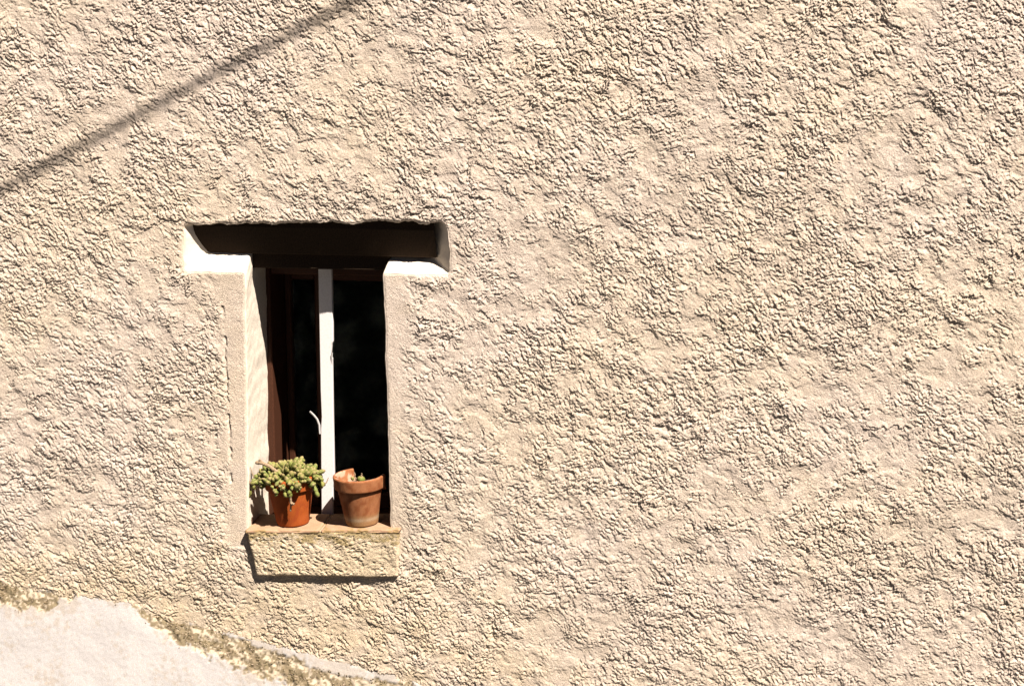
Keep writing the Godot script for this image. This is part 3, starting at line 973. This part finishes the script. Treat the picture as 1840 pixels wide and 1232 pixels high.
# ------------------------------------------------------------------ window
func window(wall: Node3D) -> void:
	# dark timber over the slot; its sloping face puts the shadow into the shape
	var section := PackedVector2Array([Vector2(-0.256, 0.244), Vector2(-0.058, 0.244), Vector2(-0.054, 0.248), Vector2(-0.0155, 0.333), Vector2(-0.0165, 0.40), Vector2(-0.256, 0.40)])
	var beam := part("lintel_shade_beam", prism(section, 0.372, -0.372, 0.003), M.dark_wood, wall, Vector3(-0.608, 0, 0))
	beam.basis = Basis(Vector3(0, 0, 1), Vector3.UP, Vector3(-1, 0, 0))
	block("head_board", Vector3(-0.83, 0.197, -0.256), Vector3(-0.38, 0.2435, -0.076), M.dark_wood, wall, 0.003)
	var w := base("window", Vector3.ZERO, wall)
	# outer frame, lining the wall back to the casements
	block("frame_stile", Vector3(-0.860, -0.72, -0.440), Vector3(-0.806, 0.194, -0.236), M.brown_wood, w)
	block("frame_stile", Vector3(-0.415, -0.72, -0.440), Vector3(-0.350, 0.194, -0.236), M.brown_wood, w)
	block("frame_rail", Vector3(-0.805, -0.72, -0.440), Vector3(-0.416, -0.668, -0.236), M.brown_wood, w)
	block("frame_rail", Vector3(-0.805, 0.150, -0.440), Vector3(-0.416, 0.194, -0.237), M.brown_wood, w)
	# casements set far back in it
	for s in [[-0.804, -0.782], [-0.703, -0.661], [-0.462, -0.417]]:
		block("sash_stile", Vector3(s[0], -0.667, -0.435), Vector3(s[1], 0.149, -0.398), M.brown_wood, w)
	for s in [[-0.7815, -0.7035], [-0.6605, -0.4625]]:
		block("sash_rail", Vector3(s[0], -0.667, -0.434), Vector3(s[1], -0.615, -0.399), M.brown_wood, w)
		block("sash_rail", Vector3(s[0], 0.104, -0.434), Vector3(s[1], 0.149, -0.399), M.brown_wood, w)
		var g := QuadMesh.new()
		g.size = Vector2(s[1] - s[0] + 0.02, 0.74)
		part("pane", g, M.glass, w, Vector3((s[0] + s[1]) * 0.5, -0.256, -0.416))
	# white painted upright standing before the casements, its paint lifting in splinters
	var post := PackedVector2Array([Vector2(-0.6355, -0.70), Vector2(-0.5975, -0.70), Vector2(-0.5965, -0.52), Vector2(-0.5905, -0.49), Vector2(-0.5900, -0.30), Vector2(-0.5885, -0.10), Vector2(-0.5930, -0.093), Vector2(-0.5890, -0.055), Vector2(-0.5850, -0.045), Vector2(-0.5840, 0.02), Vector2(-0.5835, 0.195), Vector2(-0.6255, 0.195), Vector2(-0.6265, 0.02), Vector2(-0.6280, -0.20), Vector2(-0.6265, -0.29), Vector2(-0.6300, -0.33), Vector2(-0.6330, -0.50)])
	var mul := part("mullion", prism(post, -0.148, -0.164, 0.0015), M.white_paint, wall)
	mul.set_meta("label", "narrow white painted upright with peeling splinters")
	var strip := func(pts: Array, width: float):
		var v := PackedVector3Array()
		var n := pts.size()
		for i in n:
			var p: Vector3 = pts[i]
			var d := ((pts[mini(i + 1, n - 1)] as Vector3) - (pts[maxi(i - 1, 0)] as Vector3)).normalized()
			var side := d.cross(Vector3(0, 0, 1)).normalized() * width * (0.5 if i > 0 else 0.35)
			var th := Vector3(0, 0, 0.0012)
			for q in [p - side - th, p - side + th, p + side + th, p + side - th]: v.append(q)
		return grid_mesh(v, PackedColorArray(), 4, n, true)
	part("splinter", strip.call([Vector3(-0.6335, -0.345, -0.150), Vector3(-0.634, -0.315, -0.147), Vector3(-0.640, -0.295, -0.143), Vector3(-0.650, -0.280, -0.138), Vector3(-0.661, -0.268, -0.133)], 0.0058), M.white_paint, mul)
	part("splinter", strip.call([Vector3(-0.5895, -0.115, -0.149), Vector3(-0.5885, -0.095, -0.146), Vector3(-0.5860, -0.078, -0.143)], 0.004), M.white_paint, mul)

func room(wall: Node3D) -> void:
	# the unlit room behind the window, closed on every side
	block("inner_wall", Vector3(-2.4, -1.6, -0.36), Vector3(-0.862, 1.6, -0.308), M.room, wall, 0.002)
	block("inner_wall", Vector3(-0.348, -1.6, -0.36), Vector3(1.2, 1.6, -0.308), M.room, wall, 0.002)
	block("inner_wall", Vector3(-0.861, 0.402, -0.36), Vector3(-0.349, 1.6, -0.308), M.room, wall, 0.002)
	block("inner_wall", Vector3(-0.861, -1.6, -0.36), Vector3(-0.349, -0.691, -0.308), M.room, wall, 0.002)
	block("side_wall", Vector3(-2.6, -1.6, -3.4), Vector3(-2.401, 1.6, -0.03), M.room, wall, 0.002)
	block("side_wall", Vector3(1.201, -1.6, -3.4), Vector3(1.4, 1.6, -0.03), M.room, wall, 0.002)
	block("back_wall", Vector3(-2.6, -1.6, -3.6), Vector3(1.4, 1.6, -3.401), M.room, wall, 0.002)
	block("ceiling", Vector3(-2.6, 1.601, -3.6), Vector3(1.4, 1.8, -0.03), M.room, wall, 0.002)
	block("floor", Vector3(-2.6, -1.8, -3.6), Vector3(1.4, -1.601, -0.03), M.room, wall, 0.002)

func cable(sun_to: Vector3) -> void:
	# three twisted service lines out of the frame, whose soft shadow crosses the wall
	var t := base("overhead_cable")
	tag(t, "thick twisted black overhead cable high in front of the wall, casting the slanting shadow", "cable")
	var out := sun_to / sun_to.z * 1.15
	for s in 3:
		var pts := PackedVector3Array()
		var r := PackedFloat32Array()
		for k in 241:
			var x := lerpf(-4.2, 2.8, k / 240.0)
			var y := 0.428 + 0.5147 * (x + 1.579) - 0.02 * (x + 1.579) * (x + 0.456)
			var a := x * 38.0 + TAU * s / 3.0
			pts.append(Vector3(x, y, 0.0) + out + Vector3(-0.46 * cos(a), 0.89 * cos(a), sin(a)) * 0.0042)
			r.append(0.0037)
		part("strand", tube(pts, r, 10), M.cable, t)

# ------------------------------------------------------------------ scene
func _ready() -> void:
	var cam := Camera3D.new()
	cam.name = "camera"
	add_child(cam)
	cam.position = Vector3(0.65, 1.10, 5.0)
	cam.look_at(Vector3.ZERO, Vector3.UP)
	cam.fov = 22.503
	cam.near = 0.05
	cam.far = 400.0
	cam.current = true

	var sky_mat := ProceduralSkyMaterial.new()
	sky_mat.sky_top_color = Color(0.30, 0.44, 0.66)
	sky_mat.sky_horizon_color = Color(0.62, 0.70, 0.80)
	sky_mat.sky_curve = 0.15
	sky_mat.ground_bottom_color = Color(0.30, 0.27, 0.23)
	sky_mat.ground_horizon_color = Color(0.52, 0.52, 0.50)
	var sky := Sky.new()
	sky.sky_material = sky_mat
	var env := Environment.new()
	env.background_mode = Environment.BG_SKY
	env.sky = sky
	env.background_energy_multiplier = 0.075
	env.tonemap_mode = Environment.TONE_MAPPER_LINEAR
	env.tonemap_exposure = 3.4
	env.sdfgi_enabled = true
	env.ssao_enabled = true
	env.ssil_enabled = true
	var we := WorldEnvironment.new()
	we.name = "world_environment"
	we.environment = env
	add_child(we)

	var sun_to := Vector3(1.02, 2.1, 1.0)       # towards the sun: high, to the right, before the wall
	var sun := DirectionalLight3D.new()
	sun.name = "sun"
	add_child(sun)
	sun.look_at_from_position(sun_to, Vector3.ZERO, Vector3.UP)
	sun.light_color = Color(1.0, 0.955, 0.9)
	sun.light_energy = 1.6
	sun.light_angular_distance = 0.5
	sun.shadow_enabled = true

	rng.seed = 7
	set_noise(noise_low, 11, 1.0, 2)
	set_noise(noise_mid, 12, 1.0, 3)
	set_noise(noise_lump, 13, 1.0, 2)
	set_noise(noise_fine, 14, 1.0, 2)
	noise_flake.seed = 16
	noise_flake.noise_type = FastNoiseLite.TYPE_CELLULAR
	noise_flake.frequency = 1.0
	noise_flake.fractal_type = FastNoiseLite.FRACTAL_NONE
	noise_flake.cellular_return_type = FastNoiseLite.RETURN_CELL_VALUE
	set_noise(noise_solid, 15, 1.0, 3)
	make_materials()

	# large structure
	make_outline()
	var wall := base("wall")
	tag(wall, "cream roughcast house wall with a T-shaped window slot", "wall")
	part("stucco", stucco_face(), M.stucco, wall)
	slot_sides(wall)
	sill(wall)
	window(wall)
	room(wall)
	var foot := footing()
	tag(foot, "smooth whitewashed footing sloping out from the base of the wall", "footing", "", "structure")
	var gm := PlaneMesh.new()
	gm.size = Vector2(400, 400)
	var ground := part("ground", gm, M.ground, self, Vector3(0, -1.6, 0))
	tag(ground, "dark street ground before the wall", "ground", "", "structure")
	cable(sun_to)

	# objects on the sill
	var pot_a := Vector3(-0.7015, sill_top(-0.7015) + 0.001, -0.048)
	var pot_b := Vector3(-0.479, sill_top(-0.479) + 0.001, -0.045)
	pot(0, pot_a, "bright orange terracotta pot holding the bushy finger cactus")
	pot(1, pot_b, "weathered terracotta pot with a broken rim and pale lime band at its foot")
	var lean := Basis(Vector3(0, 0, 1), LEAN) * Basis.from_scale(Vector3.ONE * SIZE)
	soil(pot_a + lean * Vector3(0, 0.137, 0), 0.0665, "dark soil under the bushy finger cactus")
	soil(pot_b + lean * Vector3(0, 0.106, 0), 0.0605, "dark soil in the broken pot", -0.05)
	finger_cactus(pot_a + lean * Vector3(0, 0.14, 0))
	ball_cactus(pot_b + lean * Vector3(0.002, 0.119, -0.014))
	twig(pot_b + lean * Vector3(-0.014, 0.118, -0.018))
	pebble(pot_b + lean * Vector3(0.022, 0.122, -0.012), 0.0042, "pale pebble just right of the tiny cactus in the broken pot")
	pebble(pot_b + lean * Vector3(0.029, 0.121, -0.018), 0.0035, "pale pebble farthest right behind the broken pot's front rim")
	pebble(pot_b + lean * Vector3(-0.020, 0.119, -0.010), 0.0034, "pale pebble left of the dry twig in the broken pot")

	# small details
	moss()
